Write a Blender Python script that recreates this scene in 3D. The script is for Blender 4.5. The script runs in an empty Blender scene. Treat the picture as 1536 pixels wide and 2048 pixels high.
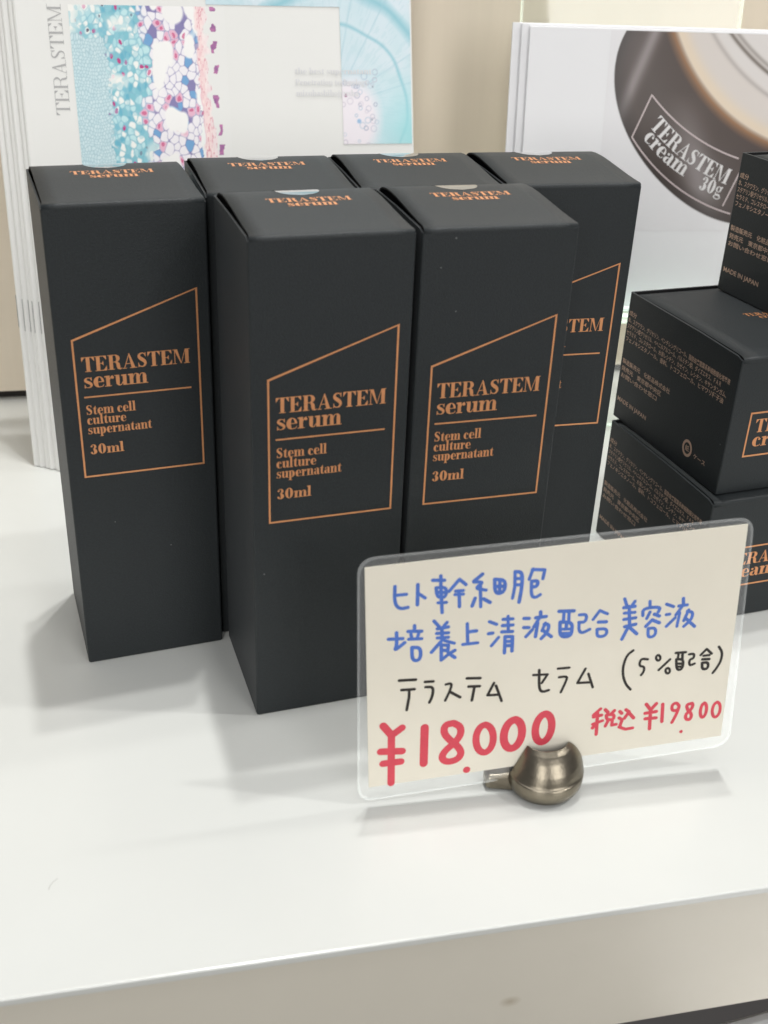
import bpy, bmesh, math, random
import numpy as np
from mathutils import Vector, Matrix, kdtree
from mathutils.geometry import delaunay_2d_cdt

random.seed(7)
MM = 0.001
scene = bpy.context.scene
COL = scene.collection

# ------------------------------------------------------------------ camera
cd = bpy.data.cameras.new("camera")
cam = bpy.data.objects.new("camera", cd)
COL.objects.link(cam)
cd.sensor_fit = 'AUTO'
cd.sensor_width = 36.0
cd.lens = 39.2438
cd.clip_start = 0.01
cd.clip_end = 50
cam.matrix_world = Matrix(((0.977464, 0.067164, -0.200134, -0.023900), (-0.207643, 0.476829, -0.854118, -0.246192), (0.038064, 0.876426, 0.480029, 0.200613), (0.000000, 0.000000, 0.000000, 1.000000)))
cd.dof.use_dof = True
cd.dof.focus_distance = 0.335
cd.dof.aperture_fstop = 21.0
scene.camera = cam

# ------------------------------------------------------------------ world (dim room light all round)
world = bpy.data.worlds.new("World")
scene.world = world
world.use_nodes = True
wn = world.node_tree
bg = wn.nodes["Background"]
tc = wn.nodes.new("ShaderNodeTexCoord")
sep = wn.nodes.new("ShaderNodeSeparateXYZ")
ramp = wn.nodes.new("ShaderNodeValToRGB")
mr = wn.nodes.new("ShaderNodeMapRange")
mr.inputs[1].default_value = -1.0
mr.inputs[2].default_value = 1.0
wn.links.new(tc.outputs["Generated"], sep.inputs[0])
wn.links.new(sep.outputs["Z"], mr.inputs[0])
wn.links.new(mr.outputs[0], ramp.inputs[0])
el = ramp.color_ramp.elements
el[0].position = 0.30; el[0].color = (0.30, 0.27, 0.24, 1)
el[1].position = 0.75; el[1].color = (0.95, 0.96, 1.0, 1)
wn.links.new(ramp.outputs[0], bg.inputs[0])
bg.inputs[1].default_value = 0.24

# ------------------------------------------------------------------ ceiling lamps and added fill panels
def lamp(name, loc, target, power, size, color=(1, .97, .93), shape='DISK', size_y=None):
    l = bpy.data.lights.new(name, 'AREA')
    l.shape = shape
    l.size = size
    if size_y:
        l.size_y = size_y
    l.energy = power
    l.color = color
    o = bpy.data.objects.new(name, l)
    COL.objects.link(o)
    o.location = loc
    d = Vector(target) - Vector(loc)
    o.rotation_euler = d.to_track_quat('-Z', 'Y').to_euler()
    return o
lamp("ceiling_spot", (1.08, -.24, 1.63), (.03, -.02, .03), 7.4, .06, color=(1, .985, .96))
lamp("far_ceiling_spot", (1.52, .19, 1.39), (.03, -.02, .03), 5.6, .08, color=(1, .985, .96))
lamp("overhead_spot", (.10, .03, 2.0), (.0, .03, .1), 2.6, .09, color=(1, .99, .97))
lamp("rear_overhead_spot", (.10, .25, 1.6), (.03, 0, .05), 7.4, .045, color=(1, .99, .97))
lamp("second_rear_overhead_spot", (.10, .37, 1.6), (.03, 0, .05), 6.6, .045, color=(1, .99, .97))
lamp("soft_overhead_fill", (-.25, -.35, 2.0), (0, 0, 0), 6.5, 1.5, color=(1, .99, .975), shape='RECTANGLE', size_y=1.0)  # added soft fill from above, makes up for the weaker spots
lamp("front_fill_left", (-.75, -2.1, .95), (.05, 0, .08), 18.0, .8, color=(1, .985, .96), shape='RECTANGLE', size_y=1.5)  # unseen fill added in front, brightens the upright faces from the left
lamp("front_fill_right", (.95, -2.1, .95), (.05, 0, .08), 19.0, .8, color=(1, .985, .96), shape='RECTANGLE', size_y=1.5)  # matching added fill on the right of the viewer
lamp("rear_sheen_fill", (.4, 2.2, 1.9), (.05, 0, .1), 11.0, 2.2, color=(.97, .99, 1), shape='RECTANGLE', size_y=.8)  # added beyond the wall so the carton tops catch a grazing sheen

vs = scene.view_settings
scene.display_settings.display_device = 'sRGB'
vs.view_transform = 'Standard'
vs.look = 'None'
vs.exposure = 0
vs.gamma = 1
vs.use_curve_mapping = False
scene.render.resolution_x = 768
scene.render.resolution_y = 1024
scene.cycles.max_bounces = 10
scene.cycles.transparent_max_bounces = 16
scene.cycles.caustics_reflective = False
scene.cycles.caustics_refractive = False
try:
    scene.cycles.use_denoising = True
except Exception:
    pass

# ------------------------------------------------------------------ materials
def s2l(c):
    return tuple((x / 12.92 if x <= .04045 else ((x + .055) / 1.055) ** 2.4) for x in c)

def rgb(r, g, b):
    return s2l((r / 255., g / 255., b / 255.))

def mat(name, color, rough=.5, metal=0., spec=.5, noise=None, bump=None, coat=0., aniso=None):
    m = bpy.data.materials.new(name)
    m.use_nodes = True
    nt = m.node_tree
    b = nt.nodes["Principled BSDF"]
    b.inputs["Base Color"].default_value = (*color, 1)
    b.inputs["Roughness"].default_value = rough
    b.inputs["Metallic"].default_value = metal
    b.inputs["Specular IOR Level"].default_value = spec
    b.inputs["Coat Weight"].default_value = coat
    co = nt.nodes.new("ShaderNodeTexCoord")
    if noise:
        sc, amt, stretch = noise
        mp = nt.nodes.new("ShaderNodeMapping")
        mp.inputs["Scale"].default_value = stretch
        n = nt.nodes.new("ShaderNodeTexNoise")
        n.inputs["Scale"].default_value = sc
        n.inputs["Detail"].default_value = 6
        n.inputs["Roughness"].default_value = .65
        r = nt.nodes.new("ShaderNodeMapRange")
        r.inputs[1].default_value = .25; r.inputs[2].default_value = .75
        r.inputs[3].default_value = 1 - amt; r.inputs[4].default_value = 1 + amt
        mx = nt.nodes.new("ShaderNodeMix")
        mx.data_type = 'RGBA'; mx.blend_type = 'MULTIPLY'
        mx.inputs[0].default_value = 1
        mx.inputs[6].default_value = (*color, 1)
        nt.links.new(co.outputs["Object"], mp.inputs[0])
        nt.links.new(mp.outputs[0], n.inputs["Vector"])
        nt.links.new(n.outputs[0], r.inputs[0])
        nt.links.new(r.outputs[0], mx.inputs[7])
        nt.links.new(mx.outputs[2], b.inputs["Base Color"])
    if bump:
        sc, st = bump
        n2 = nt.nodes.new("ShaderNodeTexNoise")
        n2.inputs["Scale"].default_value = sc
        n2.inputs["Detail"].default_value = 3
        bp = nt.nodes.new("ShaderNodeBump")
        bp.inputs["Strength"].default_value = st
        bp.inputs["Distance"].default_value = .0001
        nt.links.new(co.outputs["Object"], n2.inputs["Vector"])
        nt.links.new(n2.outputs[0], bp.inputs["Height"])
        nt.links.new(bp.outputs[0], b.inputs["Normal"])
    return m

def clear_mat(name, tint, body, body_amt, rough=.05):
    """thin clear plastic: mostly lets light through, with a milky share and a surface gloss"""
    m = bpy.data.materials.new(name)
    m.use_nodes = True
    nt = m.node_tree
    nt.nodes.remove(nt.nodes["Principled BSDF"])
    out = nt.nodes["Material Output"]
    tr = nt.nodes.new("ShaderNodeBsdfTransparent"); tr.inputs[0].default_value = (*tint, 1)
    df = nt.nodes.new("ShaderNodeBsdfDiffuse"); df.inputs[0].default_value = (*[c * body_amt for c in body], 1)
    gl = nt.nodes.new("ShaderNodeBsdfGlossy"); gl.inputs["Roughness"].default_value = rough
    gl.inputs[0].default_value = (.035, .035, .035, 1)
    a1 = nt.nodes.new("ShaderNodeAddShader"); a2 = nt.nodes.new("ShaderNodeAddShader")
    nt.links.new(tr.outputs[0], a1.inputs[0]); nt.links.new(df.outputs[0], a1.inputs[1])
    nt.links.new(a1.outputs[0], a2.inputs[0]); nt.links.new(gl.outputs[0], a2.inputs[1])
    nt.links.new(a2.outputs[0], out.inputs[0])
    return m

def art_mat(name, rough=.35):
    m = bpy.data.materials.new(name)
    m.use_nodes = True
    nt = m.node_tree
    b = nt.nodes["Principled BSDF"]
    b.inputs["Roughness"].default_value = rough
    b.inputs["Specular IOR Level"].default_value = .4
    a = nt.nodes.new("ShaderNodeAttribute")
    a.attribute_name = "ink"
    nt.links.new(a.outputs["Color"], b.inputs["Base Color"])
    return m

M = {}
M['carton'] = mat("black_card", (.0118, .0158, .0178), rough=.56, spec=.46, noise=(1500, .34, (1, 1, 1)), bump=(2400, 1.0))
_b = M['carton'].node_tree.nodes['Principled BSDF']
_nt = M['carton'].node_tree
_co = _nt.nodes.new("ShaderNodeTexCoord"); _oi = _nt.nodes.new("ShaderNodeObjectInfo")
_ad = _nt.nodes.new("ShaderNodeVectorMath"); _ad.operation = 'ADD'
_vo = _nt.nodes.new("ShaderNodeTexVoronoi"); _vo.inputs["Scale"].default_value = 120
_ns = _nt.nodes.new("ShaderNodeTexNoise"); _ns.inputs["Scale"].default_value = 60
_lt = _nt.nodes.new("ShaderNodeMath"); _lt.operation = 'LESS_THAN'; _lt.inputs[1].default_value = .028
_gt = _nt.nodes.new("ShaderNodeMath"); _gt.operation = 'GREATER_THAN'; _gt.inputs[1].default_value = .54
_mu = _nt.nodes.new("ShaderNodeMath"); _mu.operation = 'MULTIPLY'
_m2 = _nt.nodes.new("ShaderNodeMath"); _m2.operation = 'MULTIPLY'; _m2.inputs[1].default_value = .55
_mx = _nt.nodes.new("ShaderNodeMix"); _mx.data_type = 'RGBA'
_mx.inputs[7].default_value = (.22, .22, .22, 1)
_L = _nt.links
_L.new(_co.outputs["Object"], _ad.inputs[0]); _L.new(_oi.outputs["Random"], _ad.inputs[1])
_L.new(_ad.outputs[0], _vo.inputs["Vector"]); _L.new(_ad.outputs[0], _ns.inputs["Vector"])
_L.new(_vo.outputs["Distance"], _lt.inputs[0]); _L.new(_ns.outputs[0], _gt.inputs[0])
_L.new(_lt.outputs[0], _mu.inputs[0]); _L.new(_gt.outputs[0], _mu.inputs[1]); _L.new(_mu.outputs[0], _m2.inputs[0])
_src = _b.inputs["Base Color"].links[0].from_socket
_L.new(_src, _mx.inputs[6]); _L.new(_m2.outputs[0], _mx.inputs[0]); _L.new(_mx.outputs[2], _b.inputs["Base Color"])
_b.inputs['Sheen Weight'].default_value = .05
_b.inputs['Sheen Roughness'].default_value = .45
_b.inputs['Sheen Tint'].default_value = (.93, .97, 1, 1)
M['carton_in'] = mat("black_card_inside", (.012, .012, .013), rough=.7, spec=.2)
M['foil'] = mat("copper_foil", (.74, .335, .15), rough=.42, metal=.42, noise=(300, .10, (1, 1, 1)))
M['ink_brown'] = mat("dull_copper_ink", (.62, .43, .32), rough=.5, metal=.2)
M['seal'] = mat("clear_seal", (.20, .21, .21), rough=.04, spec=.8, coat=1.0)
M['laminate_white'] = mat("white_laminate", (.625, .637, .612), rough=.21, spec=.45, noise=(16, .022, (1, 1, 1)), bump=(500, .05))
M['edge_grey'] = mat("grey_beige_edge", rgb(188, 182, 165), rough=.45, noise=(14, .03, (1, 1, 1)))
M['paper'] = mat("white_paper", (.76, .76, .735), rough=.38, spec=.4)
M['paper_edge'] = mat("white_paper_edge", (.74, .74, .72), rough=.6)
M['leaf'] = mat("leaflet_paper", (.83, .83, .845), rough=.35, spec=.4)
M['cream'] = mat("cream_card", (.80, .755, .645), rough=.38, spec=.35, noise=(30, .03, (1, 1, 1)), coat=.15)
M['film'] = clear_mat("laminating_film", (.95, .955, .955), (.9, .91, .91), .06, .16)
M['film_edge'] = clear_mat("film_edge", (.925, .935, .935), (.92, .94, .94), .12, .2)
M['acrylic'] = clear_mat("clear_acrylic", (.935, .95, .94), (.8, .85, .82), .012, .03)
M['acrylic_edge'] = clear_mat("acrylic_edge", (.9, .96, .93), (.75, .85, .80), .45, .05)
M['blue'] = mat("blue_marker", rgb(78, 116, 198), rough=.5, noise=(500, .16, (1, 1, 1)))
M['black'] = mat("black_pen", rgb(38, 33, 28), rough=.5, noise=(500, .2, (1, 1, 1)))
M['red'] = mat("red_marker", rgb(216, 72, 88), rough=.5, noise=(350, .10, (1, 1, 1)))
M['grey_ink'] = mat("grey_ink", rgb(168, 168, 168), rough=.5)
M['pale_ink'] = mat("pale_grey_ink", rgb(214, 214, 216), rough=.5)
M['white_ink'] = mat("white_ink", rgb(222, 220, 220), rough=.4)
M['pink_ink'] = mat("pinkish_ink", rgb(196, 182, 182), rough=.4)
M['steel'] = mat("staple_steel", (.25, .25, .26), rough=.35, metal=1)
M['art'] = art_mat("printed_art")
M['dark'] = mat("dark_gap", (.02, .018, .016), rough=.8)

# brushed pewter clip
m = mat("brushed_pewter", (.25, .222, .172), rough=.29, metal=1)
nt = m.node_tree
co = nt.nodes.new("ShaderNodeTexCoord"); mp = nt.nodes.new("ShaderNodeMapping")
mp.inputs["Scale"].default_value = (1, 1, .08)
nz = nt.nodes.new("ShaderNodeTexNoise"); nz.inputs["Scale"].default_value = 2600; nz.inputs["Detail"].default_value = 2
bp = nt.nodes.new("ShaderNodeBump"); bp.inputs["Strength"].default_value = .4; bp.inputs["Distance"].default_value = .0001
nt.links.new(co.outputs["Object"], mp.inputs[0]); nt.links.new(mp.outputs[0], nz.inputs["Vector"])
nt.links.new(nz.outputs[0], bp.inputs["Height"]); nt.links.new(bp.outputs[0], nt.nodes["Principled BSDF"].inputs["Normal"])
M['pewter'] = m

# pale wood-grain wall panel
m = mat("wood_grain_panel", rgb(228, 216, 197), rough=.5, noise=(70, .04, (1.0, 1.0, .035)))
M['wall'] = m

# ------------------------------------------------------------------ mesh helpers
def link(name, me, m, parent=None, smooth=False):
    o = bpy.data.objects.new(name, me)
    COL.objects.link(o)
    for x in (m if isinstance(m, (list, tuple)) else [m]):
        me.materials.append(x)
    if parent:
        o.parent = parent
    if smooth:
        for p in me.polygons:
            p.use_smooth = True
    return o

def mesh(verts, faces, mats=None):
    me = bpy.data.meshes.new("mesh")
    me.from_pydata([tuple(c * MM for c in v) for v in verts], [], faces)
    if mats is not None:
        me.polygons.foreach_set("material_index", mats)
    me.validate()
    me.update()
    return me

def recalc(me):
    bm = bmesh.new(); bm.from_mesh(me)
    bmesh.ops.recalc_face_normals(bm, faces=bm.faces)
    bm.to_mesh(me); bm.free()
    return me

def box_mesh(x0, x1, y0, y1, z0, z1, bevel=0, seg=2):
    bm = bmesh.new()
    vs_ = [bm.verts.new((x * MM, y * MM, z * MM)) for x in (x0, x1) for y in (y0, y1) for z in (z0, z1)]
    for f in ((0, 1, 3, 2), (4, 6, 7, 5), (0, 4, 5, 1), (2, 3, 7, 6), (0, 2, 6, 4), (1, 5, 7, 3)):
        bm.faces.new([vs_[i] for i in f])
    bmesh.ops.recalc_face_normals(bm, faces=bm.faces)
    if bevel:
        bmesh.ops.bevel(bm, geom=bm.edges[:], offset=bevel * MM, segments=seg, profile=.5, affect='EDGES')
    me = bpy.data.meshes.new("mesh")
    bm.to_mesh(me); bm.free()
    return me

def thing(name, label, cat, loc=(0, 0, 0), rz=0, group=None, matrix=None):
    o = bpy.data.objects.new(name, None)
    o.empty_display_size = .01
    COL.objects.link(o)
    if matrix is not None:
        o.matrix_world = matrix
    else:
        o.location = [c * MM for c in loc]
        o.rotation_euler = (0, 0, rz)
    o['label'] = label; o['category'] = cat
    if group:
        o['group'] = group
    return o

def tag(o, label, cat, group=None):
    o['label'] = label; o['category'] = cat
    if group:
        o['group'] = group
    return o

def frame(origin, yaw, lean):
    h = Vector((math.cos(yaw), math.sin(yaw), 0))
    b = Vector((-math.sin(yaw), math.cos(yaw), 0))
    u = Vector((0, 0, 1)) * math.cos(lean) + b * math.sin(lean)
    n = h.cross(u)
    mt = Matrix((h, u, n)).transposed().to_4x4()
    mt.translation = Vector(origin) * MM
    return mt

# ------------------------------------------------------------------ 2-D shapes: union of polygons -> flat triangles
def union(polys):
    vs_, fs = [], []
    for p in polys:
        a = sum(p[i][0] * p[(i + 1) % len(p)][1] - p[(i + 1) % len(p)][0] * p[i][1] for i in range(len(p)))
        if abs(a) < 1e-7:
            continue
        q = p if a > 0 else p[::-1]
        k = len(vs_)
        vs_ += [Vector((x, y)) for x, y in q]
        fs.append(list(range(k, k + len(q))))
    v, e, f, ov, oe, of = delaunay_2d_cdt(vs_, [], fs, 0, 1e-5)
    return v, [list(t) for t, o in zip(f, of) if o]

def flat(polys, place):
    v, f = union(polys)
    return mesh([place(p[0], p[1]) for p in v], f)

def strip(pts, ws):
    """quads along a path with a width at each point"""
    L, R = [], []
    n = len(pts)
    for i in range(n):
        a = pts[max(i - 1, 0)]; b = pts[min(i + 1, n - 1)]
        dx, dy = b[0] - a[0], b[1] - a[1]
        l = math.hypot(dx, dy) or 1
        nx, ny = -dy / l, dx / l
        w = ws[i] / 2 if isinstance(ws, (list, tuple)) else ws / 2
        L.append((pts[i][0] + nx * w, pts[i][1] + ny * w)); R.append((pts[i][0] - nx * w, pts[i][1] - ny * w))
    return [[R[i], R[i + 1], L[i + 1], L[i]] for i in range(n - 1)]

def disc(x, y, r, n=12, ry=None):
    ry = ry or r
    return [(x + r * math.cos(2 * math.pi * i / n), y + ry * math.sin(2 * math.pi * i / n)) for i in range(n)]

def smooth_path(p, it=2):
    closed = p[0] == p[-1]
    for _ in range(it):
        q = [p[0]]
        for a, b in zip(p, p[1:]):
            q += [(a[0] * .75 + b[0] * .25, a[1] * .75 + b[1] * .25), (a[0] * .25 + b[0] * .75, a[1] * .25 + b[1] * .75)]
        q.append(p[-1])
        p = q
    return p

def pen(strokes, w, curve=True):
    out = []
    for s in strokes:
        s = [tuple(a) for a in s]
        if len(s) == 1:
            out.append(disc(*s[0], w / 2, 16)); continue
        ww = w * random.uniform(.92, 1.08)
        if curve and len(s) > 3:
            s = smooth_path(s, 2)
        for a, b in zip(s, s[1:]):
            out += strip([a, b], ww)
        for a in s:
            out.append(disc(*a, ww / 2 * .999, 12))
    return out

# ------------------------------------------------------------------ a bold modern-face (hairline serif) alphabet, cap height 1
def R_(x0, y0, x1, y1):
    return [(x0, y0), (x1, y0), (x1, y1), (x0, y1)]

def ring(cx, cy, rx, ry, ix, iy, a0=0, a1=360, icx=None, n=26):
    icx = cx if icx is None else icx
    out = []
    for i in range(n):
        p = math.radians(a0 + (a1 - a0) * i / n); q = math.radians(a0 + (a1 - a0) * (i + 1) / n)
        O = lambda a: (cx + rx * math.cos(a), cy + ry * math.sin(a))
        I = lambda a: (icx + ix * math.cos(a), cy + iy * math.sin(a))
        out.append([I(p), O(p), O(q), I(q)])
    return out

def glyphs(w=.225, t=.048, e=.085, xh=.66):
    G = {}
    v = w * .86
    def stem(x, y0, y1, ww=w, b=1, tp=1):
        o = [R_(x, y0, x + ww, y1)]
        if b: o.append(R_(x - e, y0, x + ww + e, y0 + t))
        if tp == 1: o.append(R_(x - e, y1 - t, x + ww + e, y1))
        if tp == 2: o.append([(x - e, y1 - t * 1.6), (x + .01, y1 - t * 2.2), (x + .01, y1), (x - e, y1 - t * .4)])
        return o
    def wing(x0, x1, y, d):   # little triangular serif hanging (d<0) or standing (d>0) from a hairline
        return [(x0, y), (x1, y), (x0, y + d)]
    def sc(x, y, k, ps):
        return [[(x + a * k, y + b * k) for a, b in p] for p in ps]
    G['T'] = (.82, [R_(0.02, 1 - t, .80, 1)] + stem(.41 - w / 2, 0, 1, tp=0) + [wing(.02, .20, 1 - t, -.26), wing(.80, .62, 1 - t, -.26)])
    G['E'] = (.80, stem(.10, 0, 1) + [R_(.1, 1 - t, .72, 1), R_(.1, 0, .74, t), R_(.3, .5 - t / 2, .52, .5 + t / 2), wing(.72, .54, 1 - t, -.24), wing(.74, .54, t, .28),
               [(.52, .64), (.54, .64), (.54, .36), (.52, .36), (.42, .5)]])
    G['R'] = (.90, stem(.10, 0, 1) + [R_(.2, 1 - t, .46, 1), R_(.2, .49, .48, .49 + t)] + ring(.46, .745, .30, .255, .30 - w, .255 - t, -90, 90)
              + strip([(.45, .52), (.56, .47), (.63, .36), (.65, .2), (.68, .08), (.76, .02), (.88, .06)], [t, w * .7, w, w, w * .9, w * .45, t * .8]))
    G['P'] = (.78, stem(.10, 0, 1) + [R_(.2, 1 - t, .46, 1), R_(.2, .45, .48, .45 + t)] + ring(.46, .725, .30, .275, .30 - w, .275 - t, -90, 90))
    G['A'] = (.92, [[(.10, t), (.10 + t * 1.1, t), (.47, .96), (.44, 1.02)], [(.56, t), (.56 + w * 1.05, t), (.47, 1.02), (.40, .98)], R_(.22, .30, .62, .30 + t), R_(0, 0, .27, t), R_(.46, 0, .92, t)])
    spts = [(.53, .80), (.47, .93), (.34, .965), (.20, .92), (.13, .79), (.17, .66), (.33, .53), (.48, .40), (.53, .25), (.46, .09), (.31, .035), (.17, .08), (.10, .22)]
    sw = [t, t * 1.2, t * 1.3, t * 2.4, w * .72, w * .95, w * 1.12, w * .95, w * .72, t * 2.4, t * 1.3, t * 1.2, t]
    def dens(p, ws, it=2):
        for _ in range(it):
            q, r = [p[0]], [ws[0]]
            for i in range(len(p) - 1):
                q += [tuple(p[i][k] * .75 + p[i + 1][k] * .25 for k in (0, 1)), tuple(p[i][k] * .25 + p[i + 1][k] * .75 for k in (0, 1))]
                r += [ws[i] * .75 + ws[i + 1] * .25, ws[i] * .25 + ws[i + 1] * .75]
            q.append(p[-1]); r.append(ws[-1]); p, ws = q, r
        return strip(p, ws)
    S = dens(spts, sw)
    G['S'] = (.66, S + [[(.53, .70), (.56, .70), (.56, 1.0), (.535, 1.0), (.49, .88)], [(.08, 0), (.11, 0), (.16, .12), (.105, .32), (.08, .32)]])
    G['M'] = (1.08, [R_(.10, 0, .10 + t, 1), [(.08, 1), (.08 + w * .95, 1), (.56, .02), (.50, .02)], [(.50, .02), (.54, .02), (.83, 1), (.79, 1)], R_(.79, 0, .79 + w, 1),
               R_(0, 0, .24, t), R_(.70, 0, 1.09, t), R_(0, 1 - t, .2, 1), R_(.85, 1 - t, 1.09, 1)])
    # lower case
    G['c'] = (.56, ring(.30, xh / 2, .27, xh / 2 + .01, .27 - v, xh / 2 - t * .7, 55, 305, icx=.34) + [disc(.44, xh * .76, .075, 10)] + strip([(.40, .02), (.50, .06), (.54, .15)], [t, t * .9, t * .7]))
    G['e'] = (.60, ring(.31, xh / 2, .28, xh / 2 + .01, .28 - v, xh / 2 - t * .7, 90, 300, icx=.35) + ring(.31, xh / 2, .28, xh / 2 + .01, .13, xh / 2 - t * .7, 0, 90, icx=.33)
              + [R_(.12, xh / 2 - t / 2, .585, xh / 2 + t / 2)] + strip([(.42, .015), (.52, .06), (.57, .16)], [t, t * .9, t * .7]))
    G['o'] = (.62, ring(.31, xh / 2, .29, xh / 2 + .01, .29 - v, xh / 2 - t * .6))
    k = xh
    G['s'] = (.50, sc(0, 0, 1, [[(x * .80 , y * k) for x, y in p] for p in S]) + [[(.42, .68 * k), (.45, .68 * k), (.45, k), (.42, k), (.37, .86 * k)], [(.05, 0), (.075, 0), (.13, .12 * k), (.08, .34 * k), (.05, .34 * k)]])
    G['r'] = (.53, stem(.10, 0, xh, v, 1, 2) + strip([(.10 + v * .8, xh * .55), (.36, xh * .86), (.42, xh * .95), (.47, xh * .93)], [t, t, t * 1.3, t * 1.6]) + [disc(.44, xh * .80, .085, 12)])
    G['n'] = (.72, stem(.10, 0, xh, v, 1, 2) + stem(.46, 0, xh * .72, v, 1, 0) + ring(.46, xh * .70, v, xh * .32, v * .06, xh * .32 - t, 0, 90, icx=.46) + strip([(.10 + v * .9, xh * .62), (.36, xh * .93), (.47, xh * .985)], [t, t, t * 1.2]))
    G['m'] = (1.06, stem(.10, 0, xh, v, 1, 2) + sum([stem(x, 0, xh * .72, v, 1, 0) + ring(x, xh * .70, v, xh * .32, v * .06, xh * .32 - t, 0, 90) + strip([(x - .36 + v * .9, xh * .62), (x - .1, xh * .93), (x + .01, xh * .985)], [t, t, t * 1.2]) for x in (.455, .805)], []))
    G['u'] = (.72, [R_(.09, xh * .26, .09 + v, xh), R_(.02, xh - t, .15, xh)] + ring(.09 + v, xh * .28, v, xh * .29, v * .06, xh * .29 - t, 180, 270) + strip([(.09 + v, xh * .015), (.36, xh * .07), (.47, xh * .32)], [t * 1.2, t, t])
              + stem(.46, 0, xh, v, 0, 2) + [R_(.46, 0, .46 + v + e, t)])
    G['t'] = (.45, [R_(.12, xh * .2, .12 + v, xh), [(.12, xh), (.12 + v, xh), (.12 + v, xh * 1.38), (.23, xh * 1.18)], R_(.02, xh - t, .43, xh)] + ring(.12 + v, xh * .22, v, xh * .23, v * .06, xh * .23 - t, 180, 270) + strip([(.12 + v, .012), (.39, .03), (.44, .15)], [t * 1.2, t, t * .8]))
    G['l'] = (.37, stem(.09, 0, 1.02, v, 1, 2))
    G['i'] = (.37, stem(.09, 0, xh, v, 1, 2) + [disc(.09 + v / 2, xh + .2, .105, 14)])
    G['h'] = (.72, stem(.10, 0, 1.02, v, 1, 2) + G['n'][1][3:])
    G['b'] = (.66, stem(.08, 0, 1.02, v, 0, 2) + ring(.33, xh / 2, .29, xh / 2 + .01, .29 - v, xh / 2 - t * .7, -150, 150, icx=.29))
    G['p'] = (.68, stem(.08, -.30, xh, v, 1, 2) + ring(.34, xh / 2, .29, xh / 2 + .01, .29 - v, xh / 2 - t * .7, -150, 150, icx=.30))
    G['a'] = (.62, stem(.36, .06, xh * .75, v, 0, 0) + ring(.33, xh * .72, .03 + v, xh * .29, .03, xh * .29 - t, 0, 110) + [disc(.17, xh * .80, .08, 10)] + ring(.24, xh * .27, .20, xh * .28, .20 - v * .8, xh * .28 - t, 60, 300, icx=.28)
              + strip([(.30, xh * .53), (.38, xh * .60)], t) + strip([(.30, .012), (.37, .09)], t) + strip([(.36 + v / 2, .08), (.52, .01), (.60, .06)], [v * .9, t * 2, t]))
    G['g'] = (.62, ring(.29, xh * .68, .23, xh * .33, .10, xh * .33 - t) + ring(.30, -.12, .28, .17, .19, .17 - t * 1.3) + strip([(.16, xh * .36), (.10, xh * .2), (.16, xh * .08), (.40, .04), (.52, -.03)], [t, t * 1.4, v * .6, v * .8, v * .6]) + [disc(.52, xh * .93, .075, 10)] + strip([(.44, xh * .88), (.5, xh * .99)], t))
    G['y'] = (.64, [[(.08, xh), (.08 + v, xh), (.40, .05), (.33, 0)], [(.52, xh), (.56, xh), (.30, -.22), (.26, -.22)], R_(0, xh - t, .32, xh), R_(.44, xh - t, .64, xh), disc(.2, -.2, .08, 10)])
    G['z'] = (.54, [R_(.05, xh - t, .48, xh), R_(.05, 0, .5, t), [(.05, 0), (.24, 0), (.48, xh), (.29, xh)], wing(.05, .2, xh - t, -.15), wing(.5, .36, t, .17)])
    G['j'] = (.36, [R_(.12, -.18, .12 + v, xh), R_(.04, xh - t * 1.5, .13, xh), disc(.12 + v / 2, xh + .2, .1, 14), disc(.06, -.22, .08, 10)])
    G['3'] = (.62, ring(.29, .76, .23, .24, .23 - v * .8, .24 - t, -80, 140, icx=.26) + ring(.29, .27, .27, .28, .27 - w, .28 - t, -140, 85, icx=.25) + [disc(.14, .80, .085, 12), disc(.12, .18, .09, 12), R_(.22, .50, .34, .50 + t)])
    G['0'] = (.70, ring(.35, .5, .31, .51, .31 - w * 1.0, .51 - t))
    G[' '] = (.32, [])
    return G

BOLD = glyphs()
LIGHT = glyphs(w=.12, t=.03)

def text_polys(s, x0, y0, cap, width=None, G=BOLD, track=.0):
    x, out = 0., []
    for ch in s:
        a, ps = G[ch]
        for p in ps:
            out.append([(x + q[0], q[1]) for q in p])
        x += a + track
    k = cap if width is None else width / (x - track - .02)
    return [[(x0 + a * k, y0 + b * cap) for a, b in p] for p in out]

def line(p, q, w):
    return strip([p, q], w)

def font_mesh(s, size, place, sx=1.0):
    """small print in the built-in face (with its Japanese fallback), turned into a flat mesh"""
    c = bpy.data.curves.new("small_print", 'FONT')
    c.body = s; c.size = size; c.resolution_u = 2; c.offset = size * .012
    o = bpy.data.objects.new("small_print", c)
    COL.objects.link(o)
    dg = bpy.context.evaluated_depsgraph_get()
    me = bpy.data.meshes.new_from_object(o.evaluated_get(dg))
    bpy.data.objects.remove(o); bpy.data.curves.remove(c)
    vs_ = [(v.co.x * sx, v.co.y) for v in me.vertices]
    fs = [list(p.vertices) for p in me.polygons]
    bpy.data.meshes.remove(me)
    return [place(*v) for v in vs_], fs, max((v[0] for v in vs_), default=0)
# ------------------------------------------------------------------ setting: wall, shelf, what lies under it
YF, YW = -82.2, 236.0
wall = link("back_wall", box_mesh(-900, 1500, YW, YW + 18, 4, 300), M['wall'])
wall['kind'] = 'structure'
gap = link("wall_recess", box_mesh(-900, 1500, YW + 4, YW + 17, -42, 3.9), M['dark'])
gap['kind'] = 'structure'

shelf = thing("display_shelf", "white laminate display shelf with grey beige front edge carrying all the cartons", "shelf", (0, YF, 0))
top = link("shelf_top", box_mesh(-900, 1500, 0, YW - YF + 3.5, -2.2, 0, .5, 3), M['laminate_white'], shelf)
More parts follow.
